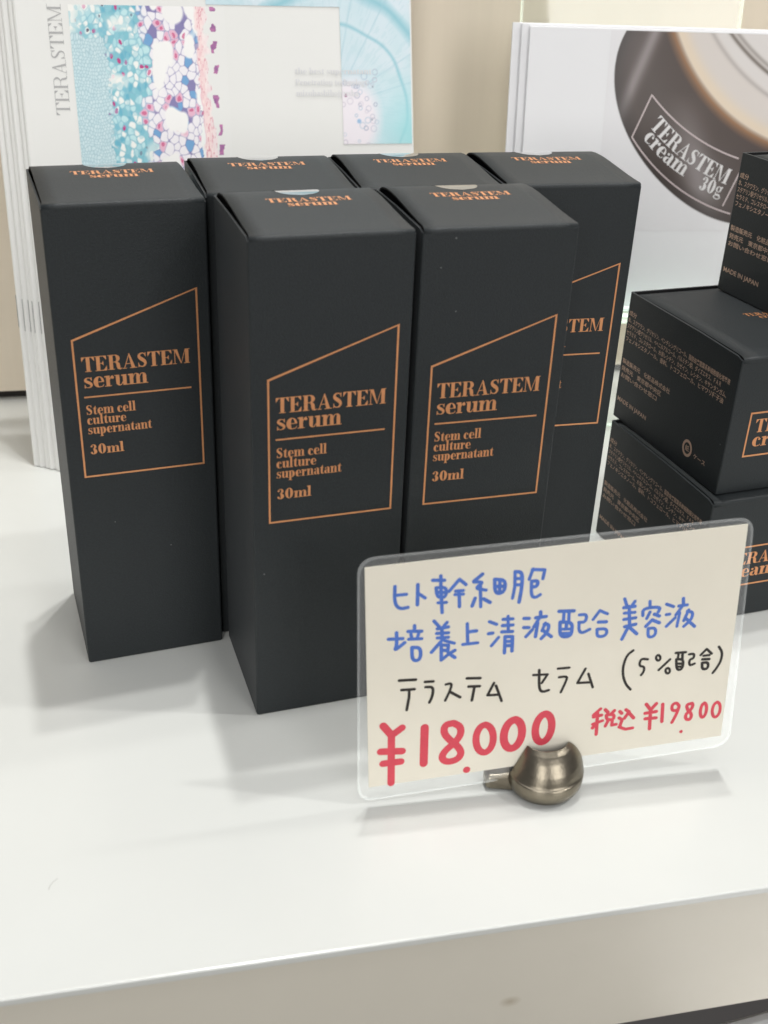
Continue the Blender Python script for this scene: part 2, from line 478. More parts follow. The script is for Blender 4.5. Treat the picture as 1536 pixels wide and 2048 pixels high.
# front board, with one small scuff
m = mat("front_board", rgb(208, 203, 190), rough=.45, noise=(14, .03, (1, 1, 1)))
nt = m.node_tree
bs = nt.nodes["Principled BSDF"]
src = bs.inputs["Base Color"].links[0].from_socket
co = nt.nodes.new("ShaderNodeTexCoord")
mp = nt.nodes.new("ShaderNodeMapping"); mp.vector_type = 'POINT'
mp.inputs["Location"].default_value = (-50.5 * MM * 330, 0, 27.0 * MM * 500)
mp.inputs["Scale"].default_value = (330, 0, 500)
gr = nt.nodes.new("ShaderNodeTexGradient"); gr.gradient_type = 'SPHERICAL'
mx = nt.nodes.new("ShaderNodeMix"); mx.data_type = 'RGBA'
mx.inputs[7].default_value = (*rgb(176, 166, 148), 1)
nt.links.new(co.outputs["Object"], mp.inputs[0]); nt.links.new(mp.outputs[0], gr.inputs[0])
nt.links.new(gr.outputs[1], mx.inputs[0]); nt.links.new(src, mx.inputs[6]); nt.links.new(mx.outputs[2], bs.inputs["Base Color"])
front = link("front_board", box_mesh(-900, 1500, .5, 18, -42.5, -2.2, .4, 2), m, shelf)
link("underside", box_mesh(-900, 1500, 18, YW - YF, -20, -2.2), M['edge_grey'], shelf)

pts_ = [(-53.5, -54.0), (-53.25, -52.7), (-52.5, -51.65), (-51.6, -50.9)]
hair = strip(smooth_path([(x, y - YF) for x, y in pts_], 2), .16)
link("scratch", flat(hair, lambda x, y: (x, y, .02)), mat("fine_scratch", (.36, .36, .34), rough=.6), shelf)
low = thing("lower_shelf", "dark lower shelf board in shade below the white display shelf", "shelf", (0, YF, -330))
link("shelf_board", box_mesh(-900, 1500, -160, 300, -20, 0, 1), mat("dark_board", (.14, .13, .125), rough=.5), low)
tray = link("grey_panel", box_mesh(0, 260, -190, 0, -9, 0, 4, 3), mat("grey_plastic", rgb(240, 240, 242), rough=.4))
tray.location = (101 * MM, -74.2 * MM, -60 * MM)
tray.rotation_euler = (0, 0, .094)
tag(tray, "plain light grey panel just below the shelf at the bottom right corner", "panel")

# ------------------------------------------------------------------ tall cartons
W, D, H = 40.0, 40.2, 134.0
LID = [(-.04, 132.9), (-.02, 133.3), (.08, 133.6), (.25, 133.85), (.55, 134.0), (1.0, 134.08), (1.8, 134.13), (3, 134.2), (5, 134.3), (9, 134.55), (14, 134.98), (20, 135.5), (25, 135.88), (29, 136.03), (32.5, 135.98), (35.5, 135.7), (37.6, 135.2), (39, 134.5), (39.8, 133.7), (40.3, 132)]

def lid_z(y, prof=LID):
    for (a, za), (b, zb) in zip(prof, prof[1:]):
        if a <= y <= b:
            return za + (zb - za) * (y - a) / (b - a)
    return prof[-1][1]

def carton_mesh(W, D, H, r=.55):
    """side walls with slightly rounded upright edges; front wall ends lower, where the lid fold starts"""
    pl = []
    for cx, cy, a0 in ((W - r, r, -90), (W - r, D - r, 0), (r, D - r, 90), (r, r, 180)):
        for i in range(5):
            a = math.radians(a0 + 90 * i / 4)
            pl.append((cx + r * math.cos(a), cy + r * math.sin(a)))
    def ztop(y):
        if y < .6: return H - 1.0
        if y < 2.4: return H - 1.0 + (y - .6) / 1.8 * .6
        return H - .4 + min(1, (y - 2.4) / 20) * .5
    # densify so the top edge follows ztop
    q = []
    n = len(pl)
    for i in range(n):
        a, b = pl[i], pl[(i + 1) % n]
        k = 14 if abs(a[1] - b[1]) > 5 else 1
        for j in range(k):
            t = (j / k) ** (1 if a[1] > b[1] else 1)
            q.append((a[0] + (b[0] - a[0]) * t, a[1] + (b[1] - a[1]) * t))
    extra = []
    for i in range(len(q)):
        extra.append(q[i])
        a, b = q[i], q[(i + 1) % len(q)]
        if abs(a[0] - b[0]) < .01 and abs(a[1] - b[1]) > 1 and min(a[1], b[1]) < 1:
            for yy in ((1.2, 1.8, 2.4) if a[1] < b[1] else (2.4, 1.8, 1.2)):
                extra.append((a[0], yy))
    q = extra
    n = len(q)
    r2 = .45
    rings = [[(W / 2 + (x - W / 2) * (1 - r2 / W * 1.2), D / 2 + (y - D / 2) * (1 - r2 / D * 1.2), 0) for x, y in q],
             [(x, y, r2 * .8) for x, y in q], [(x, y, H * .5) for x, y in q], [(x, y, ztop(y)) for x, y in q]]
    inn = [(W / 2 + (x - W / 2) * .975, D / 2 + (y - D / 2) * .975, ztop(y)) for x, y in q]
    ind = [(x, y, H - 3.2) for x, y, z in inn]
    rings += [inn, ind]
    vs_ = [p for R in rings for p in R]
    fs, ms = [], []
    for k in range(len(rings) - 1):
        for i in range(n):
            fs.append([k * n + i, k * n + (i + 1) % n, (k + 1) * n + (i + 1) % n, (k + 1) * n + i]); ms.append(1 if k == 4 else 0)
    fs.append(list(range(n))[::-1]); ms.append(0)
    fs.append([5 * n + i for i in range(n)]); ms.append(1)
    return mesh(vs_, fs, ms)

def lid_mesh(W, prof, th=.45, x0=.75, x1=None):
    x1 = W - .55 if x1 is None else x1
    nx = 9
    vs_, fs, ms = [], [], []
    pr = []
    n = len(prof)
    for i in range(n):
        a = prof[max(0, i - 1)]; b = prof[min(n - 1, i + 1)]
        dy, dz = b[0] - a[0], b[1] - a[1]; l = math.hypot(dy, dz)
        pr.append((prof[i], (prof[i][0] + dz / l * th, prof[i][1] - dy / l * th)))
    for k in range(nx + 1):
        x = x0 + (x1 - x0) * k / nx
        for o, i_ in pr:
            # the fold runs out to the full width of the carton at the front
            xs = x
            if o[0] < 2.4:
                xs = W * .008 + (W * .984) * k / nx + (x - (W * .008 + (W * .984) * k / nx)) * max(0, o[0]) / 2.4
            vs_ += [(xs, o[0], o[1]), (xs, i_[0], i_[1])]
    for k in range(nx):
        for i in range(n - 1):
            a = (k * n + i) * 2; b = ((k + 1) * n + i) * 2
            fs.append([a, b, b + 2, a + 2]); ms.append(0)
            fs.append([a + 1, a + 3, b + 3, b + 1]); ms.append(1)
    for k in (0, nx):
        for i in range(n - 1):
            a = (k * n + i) * 2
            fs.append([a, a + 2, a + 3, a + 1] if k == 0 else [a + 1, a + 3, a + 2, a]); ms.append(1)
    me = mesh(vs_, fs, ms)
    for p in me.polygons:
        p.use_smooth = p.material_index == 0
    return me

EPS = .07
def front_place(u, z): return (u, -EPS, z)

def serum_print():
    P = []
    u1, u2, zb, zl, zr = 4.31, 36.54, 61.0, 99.8, 111.1
    lw = .5
    # frame: mitred outline
    out = [(u1 - lw / 2, zb - lw / 2), (u2 + lw / 2, zb - lw / 2), (u2 + lw / 2, zr + lw * .75), (u1 - lw / 2, zl + lw * .25)]
    inn = [(u1 + lw / 2, zb + lw / 2), (u2 - lw / 2, zb + lw / 2), (u2 - lw / 2, zr - lw * .35), (u1 + lw / 2, zl - lw * .6)]
    for i in range(4):
        j = (i + 1) % 4
        P.append([out[i], out[j], inn[j], inn[i]])
    P += text_polys("TERASTEM", 6.05, 91.0, 4.05, 27.9)
    P += text_polys("serum", 6.15, 86.5, 4.5, 16.4)
    P += line((6.0, 84.0), (34.1, 84.0), .44)
    P += text_polys("Stem cell", 6.1, 79.0, 2.75, 12.9)
    P += text_polys("culture", 6.1, 76.2, 2.75, 10.2)
    P += text_polys("supernatant", 6.1, 73.4, 2.75, 16.8)
    P += text_polys("30ml", 6.2, 67.5, 2.9, 8.9)
    return P

def lid_print(W, second, w1, w2, yb, prof, cap):
    P = text_polys("TERASTEM", W / 2 + .6 - w1 / 2, yb, cap, w1)
    P += text_polys(second, W / 2 + .6 - w2 / 2, yb - cap * 1.02, cap * 1.08, w2)
    return P

SERUM_GROUP = "tall black serum cartons in two rows"
S0 = thing("serum_carton", "", "carton", (0, 0, 0), 0, SERUM_GROUP)
link("carton_body", carton_mesh(W, D, H), [M['carton'], M['carton_in']], S0)
link("lid_flap", lid_mesh(W, LID), [M['carton'], M['carton_in']], S0)
link("front_print", flat(serum_print(), front_place), M['foil'], S0)
link("lid_print", flat(lid_print(W, "serum", 21.2, 12.4, 23.2, LID, 3.1), lambda x, y: (x, y, lid_z(y) + EPS)), M['foil'], S0)
# round clear seal, half on the lid and half folded down the back
sv, sf = [], []
for k in range(13):
    y = 28.4 + (40.25 - 28.4) * k / 12
    hw = math.sqrt(max(5.6 ** 2 - (min(y, 34) - 34) ** 2, .0))
    for j in range(9):
        sv.append((20 + hw * (j / 4 - 1), y, lid_z(y) + .09))
for k in range(12):
    for j in range(8):
        a = k * 9 + j
        sf.append([a, a + 1, a + 10, a + 9])
link("seal_sticker", mesh(sv, sf), M['seal'], S0, smooth=True)

def dup(root):
    r = root.copy(); COL.objects.link(r)
    for ch in list(root.children):
        c = ch.copy(); COL.objects.link(c); c.parent = r
    return r

spots = [
    ((0, 0, .1091), "front row tall black carton on the left, the one closest to the camera"),
    ((41.2, 4.6, .0732), "front row tall black carton on the right, half behind the handwritten price card"),
    ((-45.99, 31.96, .1404), "back row tall black carton at the left end, its whole copper label in view"),
    ((-6.2, 41.6, .08), "back row tall black carton seen only as a lid behind the front left carton"),
    ((34.4, 46.0, .05), "back row tall black carton seen only as a lid behind the front right carton"),
    ((75.5, 48.2, .0316), "back row tall black carton at the right end, its label half covered"),
]
for i, ((x, y, a), lab) in enumerate(spots):
    o = S0 if i == 0 else dup(S0)
    o.location = (x * MM, y * MM, .0001); o.rotation_euler = (0, 0, a)
    o['label'] = lab

# ------------------------------------------------------------------ square cream cartons, stacked
CW, CH = 62.7, 44.72
CLID = [(-.04, 42.6), (-.01, 43.3), (.12, 43.75), (.4, 44.05), (.9, 44.2), (1.8, 44.28), (4, 44.36), (10, 44.5), (22, 44.66), (34, 44.7), (48, 44.66), (57, 44.45), (61, 44.0), (62.5, 43.0), (62.7, 41.8)]
C0 = thing("cream_carton", "", "carton", (0, 0, 0), 0, "square black cream cartons in a stack")
link("carton_body", carton_mesh(CW, CW, CH - .2, .6), [M['carton'], M['carton_in']], C0)
link("lid_flap", lid_mesh(CW, CLID, x0=1.0, x1=CW - .8), [M['carton'], M['carton_in']], C0)
P = []
u1, u2, zb, zt, lw = 7.1, 55.6, 12.2, 26.4, .56
for a, b in (((u1 - lw / 2, zb), (u2 + lw / 2, zb)), ((u1 - lw / 2, zt), (u2 + lw / 2, zt)), ((u1, zb), (u1, zt)), ((u2, zb), (u2, zt))):
    P += line(a, b, lw)
P += text_polys("TERASTEM", 9.3, 19.9, 4.35, 32.5)
P += text_polys("cream", 9.3, 15.2, 4.7, 19.5)
P += text_polys("30g", 44.5, 15.2, 3.6, 8.5)
link("front_print", flat(P, front_place), M['foil'], C0)
link("lid_print", flat(lid_print(CW, "cream", 17.0, 10.2, 31.2, CLID, 2.5), lambda x, y: (x, y, lid_z(y, CLID) + EPS)), M['foil'], C0)
# small print on the left side, read from the back corner to the front corner
sidev, sidef = [], []
def side_line(s, u, z, size, width=None):
    v, f, wd = font_mesh(s, size, lambda a, b: (a, b))
    sx = (width / wd) if width and wd else 1
    k = len(sidev)
    for a, b in v:
        sidev.append((-EPS, CW - (u + a * sx), z + b))
    sidef.extend([[i + k for i in p] for p in f])
side_line("成分", 1.2, 37.2, 1.9, 4.6)
side_line("水、スクワラン、グリセリン、ペンチレングリコール、脂肪由来間葉系幹細胞順化培養液", 1.2, 34.9, 1.9, 58)
side_line("ステアリン酸グリセリル、ベヘニルアルコール、パルミチン酸、ダイズエキス、ＦＡＲ", 1.2, 32.7, 1.9, 54)
side_line("セラミド、コレステロール、水添レシチン、カゼイン、レシチン、キサンタンガム、", 1.2, 30.5, 1.9, 57.5)
side_line("フェノキシエタノール、香料、トコフェロール、ヒマワリ種子油", 1.2, 28.3, 1.9, 56.5)
side_line("製造販売元　化粧品株式会社", 1.4, 20.4, 1.9, 29.5)
side_line("発売元　東京都中央区", 1.4, 17.8, 1.9, 25)
side_line("お問い合わせ窓口", 1.4, 15.4, 1.8, 23)
side_line("MADE IN JAPAN", 1.6, 6.6, 2.2, 18.6)
side_line("ケース", 48.6, 6.2, 1.9, 6.4)
side_line("紙", 43.8, 6.9, 2.1, 2.2)
k = len(sidev)
for i in range(24):
    a = 2 * math.pi * i / 24
    for r in (2.6, 1.75):
        sidev.append((-EPS, CW - (44.9 + r * math.cos(a)), 7.7 + r * 1.1 * math.sin(a)))
for i in range(24):
    j = (i + 1) % 24
    sidef.append([k + 2 * i, k + 2 * j, k + 2 * j + 1, k + 2 * i + 1])
link("side_print", mesh(sidev, sidef), M['ink_brown'], C0)
for i, (x, y, z, a, lab) in enumerate([
    (141.5, 23.2, .1, .1217, "bottom square black carton of the stack, standing on the shelf behind the price card"),
    (144.0, 27.1, CH + .25, .1317, "square black carton in the middle of the stack of three, small print facing left"),
    (176.4, 27.5, 2 * CH + .4, .1505, "topmost square black carton of the stack, cut off by the photo's right edge")]):
    o = C0 if i == 0 else dup(C0)
    o.location = (x * MM, y * MM, z * MM); o.rotation_euler = (0, 0, a)
    o['label'] = lab

# ------------------------------------------------------------------ brochures leaning on the wall
BW, BH = 146.2, 208.0
def booklet_mesh(w, h, t, flare=0.):
    pr = [(w, -.15), (1.6, 0), (.8, -.06), (.3, -.25), (.05, -.5), (.05, -t + .5), (.3, -t + .25), (.8, -t + .06), (1.6, -t), (w, -t + .15)]
    n = len(pr)
    vs_ = [(x, y, z) for y in (0, h) for x, z in pr]
    fs = [[i, (i + 1) % n, n + (i + 1) % n, n + i] for i in range(n)] + [list(range(n))[::-1], list(range(n, 2 * n))]
    return recalc(mesh(vs_, fs))

def grid_art(x0, x1, y0, y1, step, fn, z=.05):
    nx = int(round((x1 - x0) / step)); ny = int(round((y1 - y0) / step))
    X, Y = np.meshgrid(np.linspace(x0, x1, nx + 1), np.linspace(y0, y1, ny + 1))
    me = bpy.data.meshes.new("art")
    n = (nx + 1) * (ny + 1)
    co_ = np.stack([X.ravel() * MM, Y.ravel() * MM, np.full(n, z * MM)], 1)
    i = np.arange(n).reshape(ny + 1, nx + 1)
    q = np.stack([i[:-1, :-1], i[:-1, 1:], i[1:, 1:], i[1:, :-1]], -1).reshape(-1, 4)
    me.vertices.add(n); me.vertices.foreach_set("co", co_.astype(np.float32).ravel())
    me.loops.add(q.size); me.loops.foreach_set("vertex_index", q.ravel().astype(np.int32))
    me.polygons.add(len(q)); me.polygons.foreach_set("loop_start", (np.arange(len(q)) * 4).astype(np.int32))
    me.update(calc_edges=True)
    c = fn(X.ravel(), Y.ravel())                       # sRGB 0..255
    c = np.clip(c / 255., 0, 1)
    c = np.where(c <= .04045, c / 12.92, ((c + .055) / 1.055) ** 2.4)
    at = me.attributes.new("ink", 'FLOAT_COLOR', 'POINT')
    at.data.foreach_set("color", np.concatenate([c, np.ones((n, 1))], 1).astype(np.float32).ravel())
    return me

def mixc(a, b, t):
    t = np.clip(np.asarray(t), 0, 1)[:, None]
    return a * (1 - t) + np.asarray(b, float) * t

rng = np.random.default_rng(11)
def vnoise(x, y, s, seed):
    """smooth value noise"""
    r = np.random.default_rng(seed); g = r.random((256, 256))
    u, v = x / s + 1000, y / s + 1000
    i, j = np.floor(u).astype(int), np.floor(v).astype(int)
    a, b = u - i, v - j
    a = a * a * (3 - 2 * a); b = b * b * (3 - 2 * b)
    f = lambda p, q: g[p % 256, q % 256]
    return (f(i, j) * (1 - a) + f(i + 1, j) * a) * (1 - b) + (f(i, j + 1) * (1 - a) + f(i + 1, j + 1) * a) * b

AX0, AX1, AY0, AY1 = 18.85, 74.5, 95.0, 168.9
def tissue(X, Y):
    """stained plant tissue: brick-like pale cells, teal pulp, purple-walled cells, pink skin"""
    wob = (vnoise(X, Y, 14, 1) - .5) * 5
    lean = (Y - AY0) * -.005
    S = (X - AX0 + wob * .6 + lean) / 50.0
    pts, typ = [], []
    # seeds by zone, thrown with a minimum distance
    def throw(x0, x1, d, n, kind):
        have = []
        cell = {}
        for _ in range(n):
            x = x0 + rng.random() * (x1 - x0); y = AY0 - 2 + rng.random() * (AY1 - AY0 + 4)
            dd = d * (.75 + rng.random() * .6)
            k = (int(x / d), int(y / d))
            if all((x - a) ** 2 + (y - b) ** 2 > dd * dd for i in (-1, 0, 1) for j in (-1, 0, 1) for a, b in cell.get((k[0] + i, k[1] + j), [])):
                cell.setdefault(k, []).append((x, y)); have.append((x, y))
        for p in have:
            pts.append(p); typ.append(kind)
    for r in range(52):                                  # bricks
        yy = AY0 + r * 1.22
        for c in range(14):
            pts.append((AX0 - 1.5 + c * 1.0 + .5 * (r % 2) + rng.normal() * .14, yy + .5 * math.sin(c * .5) + rng.normal() * .13)); typ.append(0)
    throw(30.5, 43.5, 1.9, 6000, 1)
    keep = len(pts)
    throw(AX0 - 1, 31, 1.9, 4000, 1)
    both = [(p, t) for i, (p, t) in enumerate(zip(pts, typ)) if i < keep or p[1] > AY0 + 63.5 - (p[0] - AX0) * .15]
    pts[:] = [p for p, t in both]; typ[:] = [t for p, t in both]
    throw(43.5, 64.5, 2.55, 9000, 2)
    throw(64.5, 69, 1.1, 4000, 3)
    pa = np.array(pts)
    nz_ = vnoise(pa[:, 0], pa[:, 1], 5.0, 41) - .5
    for i in range(len(pts)):
        x = pa[i, 0] + nz_[i] * 9
        if typ[i] == 1 and x > 44.5: typ[i] = 2
        elif typ[i] == 2 and x < 45: typ[i] = 1
    kd = kdtree.KDTree(len(pts))
    for i, p in enumerate(pts):
        kd.insert((p[0], p[1] * .76, 0), i)
    kd.balance()
    n = len(X)
    F1 = np.empty(n); F2 = np.empty(n); F3 = np.empty(n); ID = np.empty(n, int)
    wx = X + (vnoise(X, Y, 2.2, 3) - .5) * 1.1; wy = Y + (vnoise(X, Y, 2.2, 4) - .5) * 1.1
    for i in range(n):
        r = kd.find_n((wx[i], wy[i] * .76, 0), 3)
        F3[i] = r[2][2]; F1[i] = r[0][2]; F2[i] = r[1][2]; ID[i] = r[0][1]
    T = np.array(typ)[ID]
    H_ = rng.random(len(pts))[ID]; H2 = rng.random(len(pts))[ID]
    e2, e3 = F2 - F1, F3 - F1
    edge = e2 * e3 / (e2 + e3 + 1e-6) * 1.55
    big = vnoise(X, Y, 9, 8)
    c = np.tile(np.array([236., 238., 236.]), (n, 1))
    # bricks
    b = np.where(T[:, None] == 0, mixc(mixc(np.tile([206., 225., 229.], (n, 1)), (190, 215, 221), H_), (158, 192, 201), 1 - edge / .34), c)
    c = b
    # teal pulp
    k = T == 1
    base = mixc(np.tile([126., 190., 203.], (n, 1)), (200, 230, 232), (H_ > .38) * .85)
    base = mixc(base, (236, 238, 234), (H_ > .66) * 1.0)
    base = mixc(base, (96, 172, 196), ((H_ < .16)) * .8)
    base = mixc(base, (188, 62, 128), ((H2 > .90) & (F1 < .62)) * 1.)
    base = mixc(base, (86, 84, 104), ((H2 < .05) & (F1 < .45)) * .9)
    base = mixc(base, (128, 184, 200), np.maximum(1 - edge / .6, np.clip((F1 - 1.1) / .25, 0, 1)) * .95)
    base = mixc(base, (238, 238, 233), np.clip((big - .70) * 9, 0, 1) * .9)
    base = mixc(base, (150, 200, 212), (vnoise(X, Y * .6, 1.2, 61) > .6) * .45)
    c = np.where(k[:, None], base, c)
    # purple-walled cells
    k = T == 2
    base = np.tile([236., 233., 237.], (n, 1))
    base = mixc(base, (222, 160, 188), ((H_ > .80) & (edge > .3)) * .75)
    base = mixc(base, (196, 78, 122), ((H_ > .74) & (F1 < .62)) * .7)
    base = mixc(base, (96, 152, 202), (H_ < .075) * .9)
    base = mixc(base, (112, 104, 160), ((H_ >= .075) & (H_ < .13)) * .85)
    wall_ = np.maximum(1 - edge / .36, np.clip((F1 - 1.55) / .35, 0, 1))
    base = mixc(base, (122, 114, 164), wall_ * .85)
    void = np.clip((vnoise(X * 1.6, Y * .8, 6.5, 21) - .66) * 11, 0, 1)
    base = mixc(base, (240, 239, 237), void)
    tl = np.clip(1 - np.hypot((X - 55.5) / 4.4, (Y - 167.) / 4.8), 0, 1) * 5
    base = mixc(base, (236, 235, 234), tl)
    bl = np.clip((47 - X) / 7, 0, 1)
    base = mixc(base, (150, 196, 214), bl * (1 - void) * np.clip(1 - edge / .9, 0, 1) * .8)
    c = np.where(k[:, None], base, c)
    # pink skin and the white outside, with loose purple scraps
    sx = X + wob * .25 + (vnoise(X, Y, 2.0, 9) - .5) * 1.3 - (166 - Y) * .015
    pink = np.clip((sx - 63.4) / .8, 0, 1)
    pk = mixc(np.tile([244., 226., 222.], (n, 1)), (232, 194, 198), vnoise(X * 2, Y * .8, 1.1, 12))
    pk = mixc(pk, (214, 74, 110), np.clip(1 - np.abs(sx - 63.5) / .55, 0, 1) * (vnoise(X, Y, 4, 13) > .42))
    pk = mixc(pk, (236, 232, 232), np.clip((sx - 65.5) / 2, 0, 1) * .6)
    pk = mixc(pk, (206, 120, 140), (vnoise(X * 2.2, Y * .7, .8, 52) > .74) * .55)
    c = mixc(c, pk, pink) if False else c * (1 - pink[:, None]) + pk * pink[:, None]
    out = np.clip((sx - 67.2 - (vnoise(X, Y, 3, 14) - .5) * 2.2) / .5, 0, 1)
    c = mixc(c, (227, 227, 224), out)
    scr = (np.abs(sx - 69.9 - (vnoise(X, Y, 1.6, 15) - .5) * 1.6) < .75) & (vnoise(X * .2, Y, 3.6, 16) > .55)
    sc_ = mixc(np.tile([140., 88., 142.], (n, 1)), (196, 120, 168), vnoise(X, Y, .9, 17))
    c = np.where(scr[:, None], sc_, c)
    return c

def pale_section(X, Y):
    """faded blue stem cross-section: rings and rays round a centre low on the left"""
    dx, dy = X - 114.0, Y - 134.0
    r = np.hypot(dx, dy) + (vnoise(X, Y, 8, 31) - .5) * 1.6
    a = np.arctan2(dy, dx)
    n = len(X)
    c = np.tile([200., 220., 226.], (n, 1))
    c = mixc(c, (186, 214, 222), vnoise(X, Y, 10, 32))
    c = mixc(c, (214, 224, 232), vnoise(X, Y, 5, 33) * .7)
    fib = vnoise(a * 60, r * .3, 1.0, 34)
    c = mixc(c, (178, 208, 216), (fib > .62) * .30 * (r > 10))
    for r0, w_, s in ((30, 1.0, .75), (41.5, 3.2, .85)):
        c = mixc(c, (126, 186, 200), np.clip(1 - np.abs(r - r0) / w_, 0, 1) * s)
    for a0 in (.28, .55, 1.05, 1.35):
        c = mixc(c, (158, 196, 208), np.clip(1 - np.abs((a - a0) * r) / .45, 0, 1) * (r > 14) * .5)
    teal = np.clip((X - 128) / 16, 0, 1) * np.clip((148 - Y) / 22, 0, 1)
    c = mixc(c, (150, 214, 218), teal * .85)
    pinkz = np.clip(1.25 - np.hypot((X - 121) / 11, (Y - 130) / 14), 0, 1) * 2.2
    c = mixc(c, (232, 226, 232), pinkz)
    r2 = np.random.default_rng(5)
    for _ in range(34):
        cx, cy = 118 + r2.random() * 14, 120 + r2.random() * 27
        q = np.hypot(X - cx, Y - cy); rr = .5 + r2.random() * .7
        col = ((150, 176, 198), (176, 168, 186), (120, 130, 160))[int(r2.random() * 3)]
        c = mixc(c, col, np.clip(1 - np.abs(q - rr) / .28, 0, 1) * (.35 + .4 * r2.random()))
    for cx, cy, rr, col in ((119.4, 138.3, .75, (160, 100, 140)), (124.4, 128.9, 1.0, (150, 184, 216)), (130.2, 141.4, .35, (96, 104, 120)), (129.6, 129.4, .4, (110, 120, 140))):
        c = mixc(c, col, np.clip((rr - np.hypot(X - cx, Y - cy)) / .3, 0, 1))
    edge = np.clip((X - 118.2) / .4, 0, 1)
    top = np.clip((Y - 169.3) / .4, 0, 1)
    return c

bx, by = -59.1, 159.9
blabels = ["front white brochure of the leaning pile, coloured plant tissue picture on its cover",
           "white brochure second in the leaning pile, only its spine showing at the left",
           "white brochure third in the leaning pile, staple visible on its narrow spine",
           "white brochure fourth in the leaning pile, thin spine between its neighbours",
           "white brochure fifth in the leaning pile, thin spine towards the wall",
           "rearmost white brochure of the leaning pile, its spine closest to the wall"]
cover_me = booklet_mesh(BW, BH, 1.25)
for i, lab in enumerate(blabels):
    off = frame((bx, by, .35), .05, .25)
    hv = off.to_3x3() @ Vector((1, 0, 0))
    org = Vector((bx, by, .35)) + hv * (-2.0 * i + (0, .3, -.2, .25, 0, -.3)[i]) + Vector((0, 1.36 * i, 0))
    b = thing("brochure", lab, "brochure", group="white brochures in a leaning pile", matrix=frame(org, .05 - .0015 * i, .25))
    link("booklet", cover_me, M['paper'], b)
    if i:
        st = box_mesh(-.16, .12, 53.0 + (i == 5) * 1.2, 65.0 + (i == 5) * 1.2, -.80, -.48, .08, 1)
        link("staple", st, M['steel'], b)
    else:
        link("cover_picture", grid_art(AX0, AX1, AY0, AY1, .2, tissue), M['art'], b)
        link("faded_picture", grid_art(118.0, 145.6, 120.5, 206, .3, pale_section), M['art'], b)
        link("faded_strip", grid_art(67.8, 118.0, 169.7, 206, .35, pale_section), M['art'], b)
        # title runs up the cover: rotate text a quarter turn
        P = [[(16.4 - y, 131.5 + x) for x, y in p] for p in text_polys("TERASTEM", 0, 0, 4.9, 37.3, LIGHT)]
        link("title_print", flat(P, lambda x, y: (x, y, .06)), M['grey_ink'], b)
        P = text_polys("the best supernatant", 99.8, 146.0, 2.2, 30)
        P += text_polys("Penetration technology", 99.9, 142.0, 2.2, 28.5)
        P += text_polys("mizuhashihojyusha", 100.0, 138.1, 2.2, 24.5)
        link("tagline_print", flat(P, lambda x, y: (x, y, .12)), M['pale_ink'], b)

# ------------------------------------------------------------------ acrylic stand with leaflets
PF = frame((174.9, 175.7, 52.6), -.08, .13)
stand = thing("acrylic_stand", "clear acrylic stand leaning behind the leaflets with the cream jar picture", "stand", matrix=PF)
def plate(name, x0, x1, y0, y1, z0, z1, bev=.5):
    me = box_mesh(x0, x1, y0, y1, z0, z1, bev, 1)
    o = link(name, me, [M['acrylic'], M['acrylic_edge']], stand)
    for p in me.polygons:
        p.material_index = 0 if abs(p.normal.z) > .9 else 1
    return o
plate("back_plate", -50.5, 38.5, -52.0, 150, -7.5, -4.7)
plate("ledge", -50.5, 38.5, -3.4, -.6, -4.6, 9)
plate("front_lip", -50.5, 38.5, -.5, 3.2, 6.4, 9.0)
JC = np.array([47.88, 97.02])
opts = np.array([(-9.08, 109.65), (-13.77, 92.5), (-7.01, 74.15), (5.25, 57.14), (17.1, 46.48), (28.58, 40.59), (41.01, 37.04), (60, 37.5)])
oang = np.unwrap(np.arctan2(opts[:, 1] - JC[1], opts[:, 0] - JC[0]) % (2 * np.pi)); orad = np.hypot(*(opts - JC).T)

